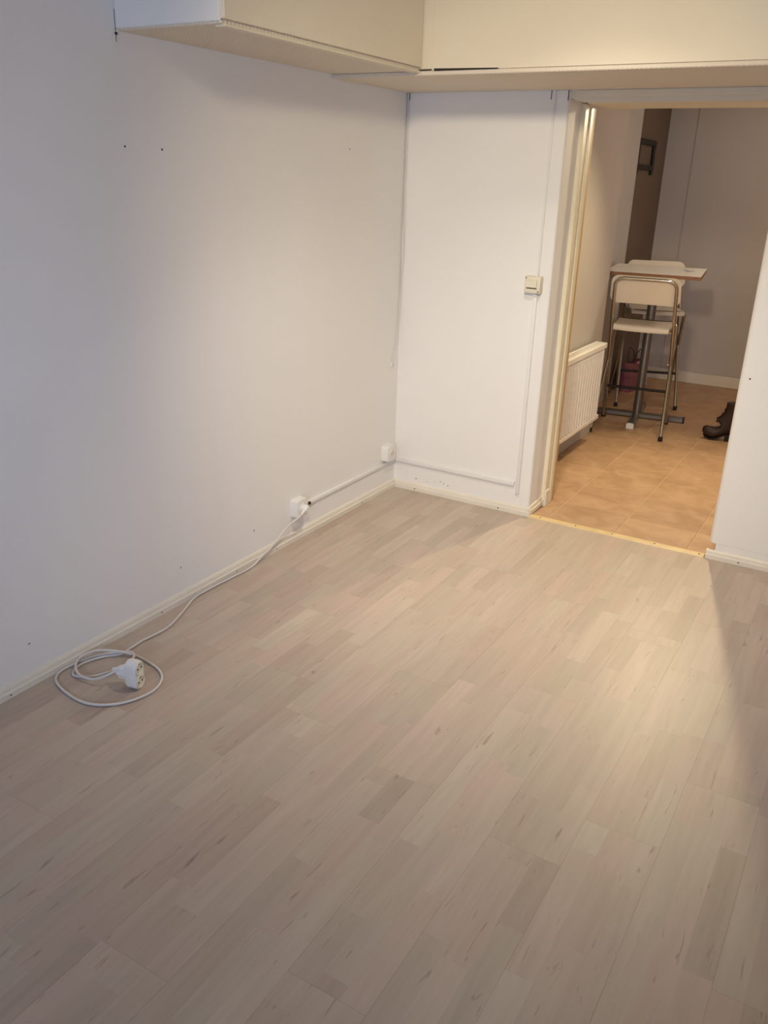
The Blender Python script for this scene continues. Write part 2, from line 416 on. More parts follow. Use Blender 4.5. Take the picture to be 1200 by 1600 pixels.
# ---- door head
bm = nb()
hz = 1.858
prism(bm, [(XP-0.0, hz+0.02), (XP+0.03, hz+0.008), (XP+0.075, hz+0.001), (XP+0.12, hz), (XD+0.02, hz), (XD+0.02, HB), (XP, HB)],
      lambda u, v, d: (u, d, v), 0.012, 0.33)
hd = struct('trim_2', bm, 'box', 'cream door head closing the top of the doorway')
bm = nb(); box(bm, (XP+0.03, 0.0, hz+0.022), (XD+0.02, 0.012, HB), 0.003, 1); obj('head_board', bm, 'box', hd)
nail_hole(hd, (XP+0.07, 0.02, hz+0.004), (0, -0.6, -1), 0.004)
# wall above the head to the next ceiling
struct('wall_above', boxbm((XP-0.1, 0.0, HB), (XD+0.1, DT, ZC)), 'wall', 'wall above the doorway hidden by the beam')

# ---- door lining, left jamb
bm = nb(); box(bm, (XP-0.002, 0.165, 0.03), (XP+0.020, 0.222, hz+0.01), 0.003, 1)
dl = struct('trim_3', bm, 'lining', 'cream door lining on the left side of the doorway')
bm = nb(); box(bm, (XP-0.002, 0.224, 0.0), (XP+0.026, 0.262, hz), 0.003, 1); obj('stop_strip', bm, 'lining', dl)
bm = nb(); box(bm, (XP-0.03, 0.262, 0.0), (XP+0.020, 0.305, hz), 0.002, 1); obj('back_strip', bm, 'raw', dl)
bm = nb(); box(bm, (XP-0.002, 0.168, 0.0), (XP+0.027, 0.214, 0.085), 0.002, 1); obj('plinth_block', bm, 'trim', dl)

# ---- next room shell
bm = nb()
prism(bm, [(N_X, DT), (N_X, 1.683), (0.34, 1.70), (0.34, 2.73), (0.29, 2.73), (0.29, N_Y), (0.1, N_Y), (0.1, DT)], lambda u, v, d: (u, v, d), -0.03, N_ZC)
bm.faces.ensure_lookup_table()
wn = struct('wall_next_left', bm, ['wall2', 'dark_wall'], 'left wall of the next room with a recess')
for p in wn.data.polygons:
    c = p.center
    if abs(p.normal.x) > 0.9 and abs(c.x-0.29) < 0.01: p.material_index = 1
struct('wall_next_back', boxbm((0.1, N_Y, -0.03), (N_XR+0.1, N_Y+0.1, N_ZC)), 'wall2', 'grey far wall of the next room')
bm = nb(); box(bm, (0.505, N_Y-0.006, 0.095), (N_XR, N_Y, N_ZC)); obj('wall_panel', bm, 'wall2', bpy.data.objects['wall_next_back'])
struct('wall_next_right', boxbm((N_XR, DT, -0.03), (N_XR+0.1, N_Y, N_ZC)), 'wall2', 'right wall of the next room')
struct('ceiling_next', boxbm((0.1, DT, N_ZC), (N_XR+0.1, N_Y+0.1, N_ZC+0.1)), 'ceiling', 'ceiling of the next room')
bm = nb(); box(bm, (0.29, N_Y-0.022, 0.0), (N_XR, N_Y, 0.092), 0.004, 1)
struct('baseboard_next', bm, 'trim', 'pale baseboard along the far wall of the next room')

# ---- baseboards of the main room
BPROF = [(0, 0), (0.018, 0), (0.018, 0.020), (0.0155, 0.0225), (0.0115, 0.0225), (0.0115, 0.026), (0.010, 0.034), (0.006, 0.040), (0, 0.041)]
def baseboard(name, frame, d0, d1, label):
    bm = nb(); prism(bm, BPROF, frame, d0, d1); return struct(name, bm, 'trim', label)
bl = baseboard('baseboard_left', lambda u, v, d: (u, d, v), YR, -0.0, 'cream baseboard along the left wall')
bb = baseboard('baseboard_back', lambda u, v, d: (d, -u, v), 0.0, XP+0.014, 'white baseboard under the wall panel left of the doorway')
br = baseboard('baseboard_right', lambda u, v, d: (d, -u, v), XD-0.002, XR, 'white baseboard at the right of the doorway')
bj = baseboard('baseboard_jamb', lambda u, v, d: (XP+u*0.8, d, v+0.004+0.05*max(0, d)), -0.016, 0.168, 'loose short baseboard on the doorway jamb')
for y in (-0.35, -1.05, -1.32, -1.75, -2.4): nail_hole(bl, (0.016, y, 0.011), (1, 0, 0), 0.0022)
for xx in (0.14, 0.62): nail_hole(bb, (xx, -0.016, 0.013), (0, -1, 0), 0.003)
nail_hole(br, (1.77, -0.016, 0.013), (0, -1, 0), 0.003)

# ---- marks on the walls
for (y, z) in ((-1.743, 1.610), (-1.586, 1.607), (-0.484, 1.651)):
    nail_hole(wl, (-0.002, y, z), (1, 0, 0), 0.0030 if y < -1 else 0.0022)
nail_hole(wr, (1.673, 0.003, 0.817), (0, -1, 0), 0.0036)
def blot(parent, loc, axis, a, b, name='scuff', mat='stain'):
    bm = nb(); ax = Vector(axis); pts = []
    for i in range(9):
        t = 2*PI*i/9; r = random.uniform(0.7, 1.1); pts.append((a*r*math.cos(t), b*r*math.sin(t)))
    if abs(ax.y) > 0.5: prism(bm, pts, lambda u, v, d: (loc[0]+u, loc[1]-d, loc[2]+v), 0.0, 0.0008)
    else: prism(bm, pts, lambda u, v, d: (loc[0]+d, loc[1]+u, loc[2]+v), 0.0, 0.0008)
    obj(name, bm, mat, parent)
for xx, zz, a, b in ((0.136, 0.064, 0.007, 0.003), (0.205, 0.061, 0.003, 0.003), (0.245, 0.068, 0.002, 0.003), (0.280, 0.076, 0.003, 0.004), (0.300, 0.070, 0.004, 0.0035), (0.325, 0.064, 0.005, 0.003)):
    blot(wb, (xx, 0, zz), (0, 1, 0), a, b)
for y, z, a, b in ((-2.30, 0.14, 0.006, 0.003), (-1.62, 0.14, 0.003, 0.006), (-1.18, 0.14, 0.003, 0.007)):
    blot(wl, (0, y, z), (1, 0, 0), a, b)
for xx, h in ((0.693, 0.035), (0.712, 0.035), (0.768, 0.04)):
    obj('crack', boxbm((xx, -0.0012, HB-h), (xx+0.003, 0.001, HB)), 'dark', wb)
obj('crack', boxbm((0.010, -0.0015, HB-0.03), (0.013, 0.001, HB)), 'dark', wb)

# ================================================================== THINGS
def trunk(name, a, b, label, group=None):
    bm = nb(); box(bm, a, b, 0.002, 2); o = obj(name, bm, 'plastic', None, True); return tag(o, label, 'cable trunking', 'cable trunking on the walls')
trunk('cable_trunking', (0, -0.800, 0.139), (0.011, -0.012, 0.157), 'white cable trunking running low along the left wall to the corner')
trunk('cable_trunking', (0.0, -0.012, 0.141), (0.690, 0.0, 0.165), 'white cable trunking running low along the wall left of the doorway')
trunk('cable_trunking', (0.700, -0.014, 0.105), (0.718, 0.0, 1.072), 'upright white cable trunking below the switch box')
trunk('cable_trunking', (0.706, -0.008, 1.158), (0.716, 0.0, HB), 'thin upright white cable trunking above the switch box')

# switch box
sb = thing('switch_box', 'square cream surface switch box beside the doorway', 'light switch', (0.700, 0, 1.115))
bm = nb(); box(bm, (-0.038, -0.030, -0.037), (0.038, 0.0, 0.037), 0.004, 2); obj('back_box', bm, 'cream_plastic', sb, True)
bm = nb(); box(bm, (-0.0375, -0.038, -0.0365), (0.0375, -0.030, 0.0365), 0.003, 2); obj('cover', bm, 'cream_plastic', sb, True)
bm = nb(); prism(bm, [(-0.038, -0.014), (-0.0475, -0.010), (-0.042, 0.020), (-0.038, 0.022)], lambda u, v, d: (d, u, v), -0.026, 0.022); rk = obj('rocker', bm, 'cream_plastic', sb)
obj('rocker_gap', boxbm((-0.027, -0.0388, -0.0175), (0.023, -0.0378, -0.0145)), 'dark', rk)
for sx, sz in ((-0.031, 0.029), (0.030, -0.029)):
    bm = nb(); cyl(bm, (sx, -0.0375, sz), (0, -1, 0), 0.003, 0.0015, 10); obj('screw', bm, 'dark', sb)
bm = nb(); cyl(bm, (0.008, -0.012, 0.034), (0, 0, 1), 0.007, 0.012, 12); obj('cable_entry', bm, 'plastic', sb)
bm = nb(); cyl(bm, (0.006, -0.012, -0.034), (0, 0, -1), 0.008, 0.014, 12); obj('cable_entry', bm, 'plastic', sb)

# wall sockets on the left wall
def socket(name, label, y, z, with_recess=True):
    s = thing(name, label, 'wall socket', (0, y, z), 0, 'wall sockets low on the left wall')
    bm = nb(); prism(bm, rrect(0.080, 0.080, 0.008), lambda u, v, d: (d, u, v), 0.0, 0.034); obj('back_box', bm, 'plastic', s, True)
    bm = nb(); prism(bm, rrect(0.078, 0.078, 0.010), lambda u, v, d: (d, u, v), 0.034, 0.040); obj('cover', bm, 'plastic', s, True)
    if with_recess:
        bm = nb()
        for r0, r1, x0, x1 in ((0.0225, 0.0225, 0.040, 0.043),):
            tube(bm, [(0.040, 0, 0), (0.043, 0, 0)], 0.0235, 24)
        obj('rim', bm, 'plastic', s, True)
        bm = nb(); cyl(bm, (0.0428, 0, 0), (1, 0, 0), 0.019, 0.0005, 24); rc = obj('recess', bm, 'cream_plastic', s)
        for dy in (-0.0095, 0.0095):
            bm = nb(); cyl(bm, (0.0431, dy, 0), (1, 0, 0), 0.0028, 0.0006, 10); obj('pin_hole', bm, 'dark', rc)
    return s
socket('wall_socket', 'white surface socket in the corner above the trunking', -0.100, 0.212)
s2 = socket('wall_socket', 'white surface socket holding the plug of the extension cord', -0.885, 0.158)
bm = nb(); cyl(bm, (0.012, -0.806, 0.149), (0.2, 1, 0), 0.0075, 0.012, 12); obj('open_cable_entry', bm, 'dark', s2).location = (0, 0.885, -0.158)

# aerial cable hanging in the corner
cb = thing('corner_cable', 'thin off-white cable hanging down in the room corner', 'cable', (0.01, -0.01, 0.665))
P = [(0.006, -0.006, HB-0.001), (0.008, -0.006, 1.70), (0.007, -0.008, 1.45), (0.012, -0.007, 1.22), (0.007, -0.009, 1.06), (0.006, -0.018, 0.90), (0.006, -0.030, 0.79), (0.006, -0.050, 0.715), (0.006, -0.066, 0.680)]
bm = nb(); tube(bm, [Vector(p)-Vector((0.01, -0.01, 0.665)) for p in spline(P, 8)], 0.0035, 8); obj('cable', bm, 'cord', cb, True)
bm = nb(); box(bm, (0, -0.078, 0.655), (0.010, -0.060, 0.678), 0.003, 2); obj('end_clip', bm, 'plastic', cb, True).location = (-0.01, 0.01, -0.665)
bm = nb(); cyl(bm, (0.010, -0.066, 0.668), (1, 0.3, 0), 0.0028, 0.002, 8); obj('cable_end', bm, 'dark', cb).location = (-0.01, 0.01, -0.665)

# ---- extension cord: traced on the floor in plan, at its own thickness
CP = [(0.031, -1.224, 0.0055), (0.036, -1.29, 0.0055), (0.029, -1.401, 0.0055), (0.025, -1.532, 0.0055), (0.033, -1.597, 0.0055), (0.068, -1.687, 0.0055), (0.107, -1.802, 0.0055), (0.108, -1.874, 0.0055), (0.103, -1.936, 0.0055), (0.109, -2.009, 0.0055), (0.106, -2.04, 0.0055), (0.075, -2.077, 0.0055), (0.051, -2.13, 0.0055), (0.051, -2.17, 0.0055), (0.065, -2.2, 0.0055), (0.087, -2.212, 0.0055), (0.126, -2.195, 0.0055), (0.159, -2.171, 0.013), (0.189, -2.116, 0.02), (0.187, -2.068, 0.02), (0.168, -2.032, 0.016), (0.141, -2.017, 0.014), (0.125, -2.023, 0.0145), (0.077, -2.06, 0.01), (0.042, -2.103, 0.0055), (0.031, -2.143, 0.0055), (0.026, -2.177, 0.0055), (0.026, -2.216, 0.0055), (0.044, -2.252, 0.0055), (0.078, -2.274, 0.0055), (0.139, -2.292, 0.0055), (0.217, -2.3, 0.0055), (0.275, -2.284, 0.0055), (0.324, -2.243, 0.0055), (0.351, -2.19, 0.0055), (0.359, -2.129, 0.0055), (0.335, -2.074, 0.0055), (0.294, -2.04, 0.0055), (0.24, -2.024, 0.0055), (0.165, -2.018, 0.008), (0.124, -2.036, 0.018), (0.09, -2.061, 0.026), (0.06, -2.088, 0.03), (0.042, -2.127, 0.03), (0.046, -2.165, 0.026), (0.07, -2.193, 0.02), (0.112, -2.212, 0.016), (0.167, -2.208, 0.018), (0.205, -2.192, 0.034)]
AX = Vector((math.cos(math.radians(14)), math.sin(math.radians(14)), 0.0)); SC = Vector((0.292, -2.146, 0.0505))
ec = thing('extension_cord', 'white extension cord coiled on the floor by the left wall', 'extension cord', (0.2, -2.15, 0))
base = Vector((0.2, -2.15, 0))
start = [(0.066, -0.915, 0.150), (0.058, -0.955, 0.132), (0.045, -1.0, 0.112), (0.036, -1.058, 0.074), (0.034, -1.117, 0.044), (0.031, -1.175, 0.024)]
pl = SC-AX*0.062
pts = [Vector(p)-base for p in spline(start+CP+[tuple(pl)], 7)]
bm = nb(); tube(bm, pts, 0.0042, 10); obj('cord', bm, 'cord', ec, True)
# coupling (female end of the cord): ribbed body behind the splitter
def along(bm, c, ax, prof, seg=20):
    tube(bm, [c+ax*t for t, r in prof], [r for t, r in prof], seg)
bm = nb(); along(bm, SC-base, AX, [(-0.078, 0.006), (-0.070, 0.008), (-0.062, 0.012), (-0.056, 0.017), (-0.045, 0.0205), (-0.024, 0.0215), (-0.0215, 0.0215)]); cp = obj('coupling', bm, 'plastic', ec, True)
for i in range(8):
    a = 2*PI*i/8; side = Vector((-AX.y, AX.x, 0))
    c = SC-base-AX*0.036+side*math.cos(a)*0.0208+Vector((0, 0, 1))*math.sin(a)*0.0208
    bm = nb(); tube(bm, [c-AX*0.013, c+AX*0.013], 0.0022, 6); obj('grip_rib', bm, 'plastic', cp, True)
# plug in the wall socket
pc = Vector((0.043, -0.885, 0.158))-base
bm = nb(); along(bm, pc, Vector((1, 0, 0)), [(0.0005, 0.0185), (0.010, 0.0190), (0.020, 0.0165), (0.026, 0.011)]); obj('plug', bm, 'plastic', ec, True)
bm = nb(); tube(bm, [pc+Vector((0.014, -0.008, -0.002)), Vector((0.062, -0.925, 0.146))-base], [0.009, 0.0055], 10); obj('strain_relief', bm, 'plastic', ec, True)
# two-way splitter plugged into the coupling
sp = thing('socket_splitter', 'white two-way socket splitter plugged onto the coiled extension cord', 'socket splitter', (SC.x, SC.y, 0), math.radians(14))
OUT = rrect(0.050, 0.100, 0.0245, 8)
bm = nb()
rings = []
for dx, s in ((-0.020, 0.90), (-0.0175, 0.96), (-0.012, 1.0), (0.010, 1.0), (0.0175, 0.97), (0.0195, 0.93)):
    rings.append([bm.verts.new((dx, u*s, 0.0505+v*(1-(1-s)*0.5))) for u, v in OUT])
for a, b in zip(rings, rings[1:]):
    for i in range(len(OUT)): bm.faces.new((a[i], a[(i+1) % len(OUT)], b[(i+1) % len(OUT)], b[i]))
bm.faces.new(rings[0][::-1]); bm.faces.new(rings[-1]); obj('body', bm, 'plastic', sp, True)
for dz in (0.0265, 0.0745):
    bm = nb()
    n = 24; zc = dz
    ro, ri = 0.0215, 0.0190
    A = [bm.verts.new((0.0196, ro*math.cos(2*PI*i/n), zc+ro*math.sin(2*PI*i/n))) for i in range(n)]
    B = [bm.verts.new((0.0226, (ro-.0006)*math.cos(2*PI*i/n), zc+(ro-.0006)*math.sin(2*PI*i/n))) for i in range(n)]
    C = [bm.verts.new((0.0226, ri*math.cos(2*PI*i/n), zc+ri*math.sin(2*PI*i/n))) for i in range(n)]
    D = [bm.verts.new((0.0199, (ri-.001)*math.cos(2*PI*i/n), zc+(ri-.001)*math.sin(2*PI*i/n))) for i in range(n)]
    for U, V in ((A, B), (B, C), (C, D)):
        for i in range(n): bm.faces.new((U[i], U[(i+1) % n], V[(i+1) % n], V[i]))
    bm.faces.new(D)
    so = obj('socket', bm, 'cream_plastic', sp, True)
    for dy in (-0.0095, 0.0095):
        bm = nb(); cyl(bm, (0.0199, dy, zc), (1, 0, 0), 0.0032, 0.0008, 10); obj('pin_hole', bm, 'dark', so)
    bm = nb(); box(bm, (0.0199, -0.003, zc+0.0125), (0.0215, 0.003, zc+0.0185)); obj('earth_clip', bm, 'silver', so)

# ---- radiator on the left wall of the next room
rd = thing('radiator', 'white ribbed panel radiator on the wall beside the bar table', 'radiator', (N_X, 1.0, 0.15))
RX0, RX1 = 0.022, 0.092; RY0, RY1 = -0.52, 0.492; RZ = 0.49
obj('front_panel', boxbm((RX1-0.020, RY0, 0.0), (RX1-0.012, RY1, RZ-0.008), 0.002, 1), 'radiator', rd)
obj('rear_panel', boxbm((RX0, RY0, 0.0), (RX0+0.012, RY1, RZ-0.004), 0.004, 1), 'radiator', rd)
pitch_r = 0.048; nr = int((RY1-RY0-0.02)/pitch_r)
rib_me = None
for i in range(nr):
    y = RY0+0.02+pitch_r*(i+0.5)
    if rib_me is None:
        bm = nb(); prism(bm, [(0, -0.0145), (0.016, -0.0105), (0.016, 0.0105), (0, 0.0145)], lambda u, v, d: (u, v, d), 0.030, RZ-0.045)
        o = obj('rib', bm, 'radiator', rd); rib_me = o.data
    else:
        o = bpy.data.objects.new('rib', rib_me); link(o, rd)
    o.location = (RX1-0.0125, y, 0)
obj('bottom_rail', boxbm((RX1-0.012, RY0, 0.0), (RX1+0.004, RY1, 0.026), 0.004, 2), 'radiator', rd)
obj('top_rail', boxbm((RX1-0.014, RY0, RZ-0.040), (RX1+0.005, RY1, RZ-0.006), 0.005, 2), 'radiator', rd)
for yy in (RY0+0.005, RY1-0.009): obj('side_cover', boxbm((RX0+0.004, yy, 0.015), (RX1-0.006, yy+0.004, RZ-0.006), 0.001, 1), 'radiator', rd)
g = obj('top_grille', boxbm((RX0+0.012, RY0+0.006, RZ-0.016), (RX1-0.016, RY1-0.006, RZ-0.009), 0.001, 1), 'radiator', rd)
sl = None
for i in range(40):
    if sl is None:
        o = obj('grille_bar', boxbm((RX0+0.014, -0.004, RZ-0.009), (RX1-0.017, 0.004, RZ-0.005)), 'radiator', g); sl = o.data
    else: o = bpy.data.objects.new('grille_bar', sl); link(o, g)
    o.location = (0, RY0+0.02+i*0.0245, 0)
for yy in (-0.35, 0.35): obj('wall_bracket', boxbm((0.0, yy, 0.03), (RX0+0.002, yy+0.03, RZ-0.05), 0.001, 1), 'radiator', rd)
bm = nb(); tube(bm, fillet([(0.012, 0.2, -0.045), (0.012, 0.475, -0.045)], 0.01), 0.008, 10); obj('pipe', bm, 'radiator', rd, True)

# ---- bar stools
def make_stool(label, group):
    t = thing('bar_stool', label, 'bar stool', (0, 0, 0), 0, group)
    R = 0.0110; HT = 1.005
    # long frame: front feet up to the back top
    wA, wT = 0.215, 0.185
    pa = lambda s, z: Vector((s*(wA+(wT-wA)*z/HT), 0.235-0.46*z/HT, z))
    top = HT
    P = [pa(-1, 0.014), pa(-1, top), pa(1, top), pa(1, 0.014)]
    bm = nb(); tube(bm, fillet(P, 0.062, 8), R, 12); obj('back_frame', bm, 'chrome', t, True)
    # short frame: rear feet up to the front of the seat
    wB, wB2 = 0.228, 0.190
    HS = 0.700
    pb = lambda s, z: Vector((s*(wB+(wB2-wB)*z/HS), -0.225+0.40*z/HS, z))
    P = [pb(-1, 0.014), pb(-1, HS), pb(1, HS), pb(1, 0.014)]
    bm = nb(); tube(bm, fillet(P, 0.04, 6), R, 12); obj('front_frame', bm, 'chrome', t, True)
    for p in (pa(-1, 0), pa(1, 0), pb(-1, 0), pb(1, 0)):
        bm = nb(); tube(bm, [p, p+Vector((0, 0, 0.006)), p+Vector((0, 0, 0.030))], [0.014, 0.0150, 0.0135], 12); obj('rubber_foot', bm, 'black', t, True)
    for f, z in ((pa, 0.250),):
        bm = nb(); a, b = f(-1, z), f(1, z)
        tube(bm, [a, b], 0.0095, 10); fr = obj('footrest', bm, 'blackmetal', t, True)
    for s in (-1, 1):
        bm = nb(); c = pa(s, 0.45); cyl(bm, c+Vector((-0.02*s, 0, 0)), (s, 0, 0), 0.007, 0.022, 10); obj('pivot_bolt', bm, 'chrome', t, True)
    # seat: bent ply, nose rolled down at both ends
    zs = 0.708
    prof = [(-0.150, -0.020), (-0.148, -0.010), (-0.138, -0.002), (-0.118, 0.002), (-0.05, -0.002), (0.05, -0.003), (0.14, 0.002), (0.185, -0.002), (0.205, -0.012)]
    prof = spline([(y, z, 0) for y, z in prof], 3)
    bm = nb(); top_r, bot_r = [], []
    nx = 9
    for q in prof:
        y, z = q.x, q.y
        hw = 0.172+0.012*(y+0.15)/0.35
        top_r.append([bm.verts.new((hw*(-1+2*i/(nx-1)), y, zs+z-0.004*(1-(2*i/(nx-1)-1)**2))) for i in range(nx)])
        bot_r.append([bm.verts.new((hw*(-1+2*i/(nx-1)), y+(0.004 if y < -0.13 else 0), zs+z-0.013-0.004*(1-(2*i/(nx-1)-1)**2))) for i in range(nx)])
    def grid(Rr):
        for a, b in zip(Rr, Rr[1:]):
            for i in range(nx-1): bm.faces.new((a[i], a[i+1], b[i+1], b[i]))
    grid(top_r); grid(bot_r)
    for a, b in zip(range(len(top_r)-1), range(1, len(top_r))):
        for i in (0, nx-1): bm.faces.new((top_r[a][i], top_r[b][i], bot_r[b][i], bot_r[a][i]))
    for r in (0, len(top_r)-1):
        for i in range(nx-1): bm.faces.new((top_r[r][i], top_r[r][i+1], bot_r[r][i+1], bot_r[r][i]))
    obj('seat', bm, 'birch', t, True)
    bm = nb(); a = pa(-1, 0.672); b = pa(1, 0.672); tube(bm, [a, b], 0.008, 8); obj('seat_bar', bm, 'chrome', t, True)
    # backrest: curved panel on the sitter's side of the frame
    z0, z1 = 0.845, 1.022
    outl = rrect(0.425, z1-z0, 0.045, 6)
    bm = nb()
    def bp(u, v, d):
        z = (z0+z1)/2+v
        y = 0.235-0.46*z/HT + R + 0.002 + d - 0.018*(1-(u/0.21)**2)*(0.0) + 0.0
        if u is not None: y += -0.0
        return (u*(1.0 - 0.02*v/0.09), y, z)
    NU, NV = 12, 6
    # grid mapped into rounded outline
    def sq(u, v):
        # rounded-rect shrink at corners
        hw, hh, r = 0.2125, (z1-z0)/2, 0.045
        x_, y_ = u*hw, v*hh
        ax_, ay_ = abs(x_)-(hw-r), abs(y_)-(hh-r)
        if ax_ > 0 and ay_ > 0:
            m_ = max(ax_, ay_); L = math.hypot(ax_, ay_)
            k_ = m_/L
            x_ = math.copysign(hw-r+ax_*k_, x_); y_ = math.copysign(hh-r+ay_*k_, y_)
        return x_, y_
    us = [-1, -0.93, -0.86, -0.79, -0.5, -0.2, 0.2, 0.5, 0.79, 0.86, 0.93, 1]; vv_ = [-1, -0.83, -0.66, -0.49, 0, 0.49, 0.66, 0.83, 1]
    F_, B_ = [], []
    for v in vv_:
        F_.append([bm.verts.new(bp(*sq(u, v), 0.011)) for u in us]); B_.append([bm.verts.new(bp(*sq(u, v), 0.0)) for u in us])
    for G in (F_, B_):
        for a, b in zip(G, G[1:]):
            for i in range(len(us)-1): bm.faces.new((a[i], a[i+1], b[i+1], b[i]))
    for i in range(len(us)-1):
        bm.faces.new((F_[0][i], F_[0][i+1], B_[0][i+1], B_[0][i])); bm.faces.new((F_[-1][i], F_[-1][i+1], B_[-1][i+1], B_[-1][i]))
    for j in range(len(vv_)-1):
        for i in (0, -1): bm.faces.new((F_[j][i], F_[j+1][i], B_[j+1][i], B_[j][i]))
    obj('backrest', bm, 'birch', t, True)
    return t
GR = 'bar stools at the table'
st1 = make_stool('white and chrome bar stool in front of the bar table, seen from behind', GR)
st1.location = (0.737, 1.935, 0); st1.rotation_euler = (0, 0, math.radians(7.7))
st2 = copy_tree(st1); st2['label'] = 'white and chrome bar stool on the far side of the bar table'
st2.location = (0.59, 2.78, 0); st2.rotation_euler = (0, 0, math.radians(180+22))

# ---- bar table
TX, TY, TR, TZ = 0.695, 2.26, math.radians(8), 1.022
tb = thing('bar_table', 'high bar table with white square top and silver column', 'table', (TX, TY, 0), TR)
H = 0.30
bm = nb(); box(bm, (-H, -H, TZ-0.004), (H, H, TZ), 0.001, 1); tp = obj('table_top', bm, 'tabletop', tb)
bm = nb(); box(bm, (-H, -H, TZ-0.026), (H, H, TZ-0.0045), 0.001, 1); obj('top_edge', bm, 'edge', tb)
bm = nb(); tube(bm, [(0, 0, 0.03), (0, 0, TZ-0.03)], 0.030, 20); obj('column', bm, 'silver', tb, True)
bm = nb(); box(bm, (-0.11, -0.11, TZ-0.032), (0.11, 0.11, TZ-0.027), 0.002, 1); obj('mounting_plate', bm, 'silver', tb)
for a, L in ((0, 0.315), (PI/2, 0.315), (PI, 0.315), (1.5*PI, 0.335)):
    d = Vector((math.cos(a), math.sin(a), 0)); s = Vector((-d.y, d.x, 0))
    bm = nb()
    prism(bm, [(-0.024, 0.008), (0.024, 0.008), (0.024, 0.030), (0.016, 0.038), (-0.016, 0.038), (-0.024, 0.030)], lambda u, v, t_: tuple(d*t_+s*u+Vector((0, 0, v))), 0.02, L)
    ft = obj('foot_bar', bm, 'silver', tb)
    bm = nb()
    prism(bm, [(-0.025, 0.0), (0.025, 0.0), (0.025, 0.031), (0.016, 0.039), (-0.016, 0.039), (-0.025, 0.031)], lambda u, v, t_: tuple(d*t_+s*u+Vector((0, 0, v))), L, L+0.012)
    obj('end_cap', bm, 'plastic' if a == 1.5*PI else 'black', ft)

# small dark bunch of keys left on the table
kx, ky = 0.895, 2.28
KS = 0.55
ky_o = thing('key_bunch', 'small dark bunch of keys lying on the bar table top', 'keys', (kx, ky, TZ)); ky_o.scale = (KS, KS, KS)
bm = nb(); tube(bm, [(0.014*math.cos(a), 0.014*math.sin(a), 0.002+0.001*math.sin(3*a)) for a in [i/16*2*PI for i in range(17)]], 0.0014, 6); obj('key_ring', bm, 'blackmetal', ky_o, True)
for i, a in enumerate((0.2, 2.6, 3.6)):
    d = Vector((math.cos(a), math.sin(a), 0)); s = Vector((-d.y, d.x, 0)); bm = nb()
    z = 0.003+0.003*i
    prism(bm, [(0.012, -0.010), (0.022, -0.012), (0.032, -0.009), (0.034, -0.004), (0.060, -0.003), (0.064, 0.0), (0.060, 0.004), (0.034, 0.004), (0.030, 0.010), (0.020, 0.012), (0.012, 0.008)],
          lambda u, v, t_: tuple(d*u+s*v+Vector((0, 0, z+t_+u*0.1))), 0, 0.002); obj('key', bm, 'blackmetal', ky_o)

# ---- black bracket on the brown recess wall
bk = thing('wall_bracket', 'black metal bracket screwed high on the dark recess wall', 'bracket', (0.29, 3.08, 1.62))
obj('upright', boxbm((0.0, 0.170, 0.0), (0.020, 0.220, 0.235), 0.003, 1), 'blackmetal', bk)
obj('upright', boxbm((0.0, -0.25, 0.0), (0.020, -0.20, 0.235), 0.003, 1), 'blackmetal', bk)
obj('cross_bar', boxbm((0.004, -0.25, 0.200), (0.024, 0.220, 0.238), 0.003, 1), 'blackmetal', bk)
obj('cross_bar', boxbm((0.004, -0.25, 0.030), (0.024, 0.195, 0.066), 0.003, 1), 'blackmetal', bk)
for z in (0.012, 0.135):
    bm = nb(); cyl(bm, (0.019, 0.195, z), (1, 0, 0), 0.007, 0.006, 10); obj('screw', bm, 'chrome', bk)

# ---- pink bag on the floor of the recess
pb_ = thing('gift_bag', 'pink bag with twine handles standing on the floor behind the bar stools', 'bag', (0.415, 3.10, 0), math.radians(78))
bm = nb()
hw, hd_, hh = 0.125, 0.045, 0.235
rows = []
for z, s, dd in ((0, 1.0, 1.0), (0.08, 1.02, 1.05), (0.16, 0.99, 0.85), (hh, 0.95, 0.55)):
    ring = []
    for u, v in ((-1, -1), (-0.4, -1.08), (0.3, -0.95), (1, -1), (1.03, 0), (1, 1), (0.4, 1.06), (-0.3, 0.96), (-1, 1), (-1.03, 0)):
        ring.append(bm.verts.new((u*hw*s, v*hd_*dd, z+(0.008*math.sin(u*3) if z == hh else 0))))
    rows.append(ring)
for a, b in zip(rows, rows[1:]):
    for i in range(10): bm.faces.new((a[i], a[(i+1) % 10], b[(i+1) % 10], b[i]))
bm.faces.new(rows[0][::-1]); obj('bag_body', bm, 'pink', pb_)
for sgn in (-1, 1):
    bm = nb(); tube(bm, spline([(-0.05, sgn*0.026, 0.215), (-0.045, sgn*0.032, 0.29), (0.0, sgn*0.045, 0.335), (0.05, sgn*0.034, 0.29), (0.055, sgn*0.026, 0.215)], 6), 0.004, 8); obj('handle', bm, 'twine', pb_, True)
bm = nb(); tube(bm, spline([(-0.02, -0.040, 0.225), (0.03, -0.062, 0.235), (0.07, -0.066, 0.19), (0.10, -0.064, 0.12), (0.135, -0.060, 0.085), (0.150, -0.056, 0.03)], 6), [0.006]*30+[0.012], 8); obj('ribbon', bm, 'pale', pb_, True)
bm = nb(); tube(bm, spline([(0.135, -0.060, 0.085), (0.165, -0.050, 0.11), (0.170, -0.040, 0.14)], 6), 0.008, 8); obj('ribbon_end', bm, 'pale', pb_, True)

# ---- brown heeled boot
bt = thing('ankle_boot', 'dark brown heeled ankle boot on the tiles, half hidden by the right wall', 'boot', (1.335, 2.02, 0), math.radians(180+4))
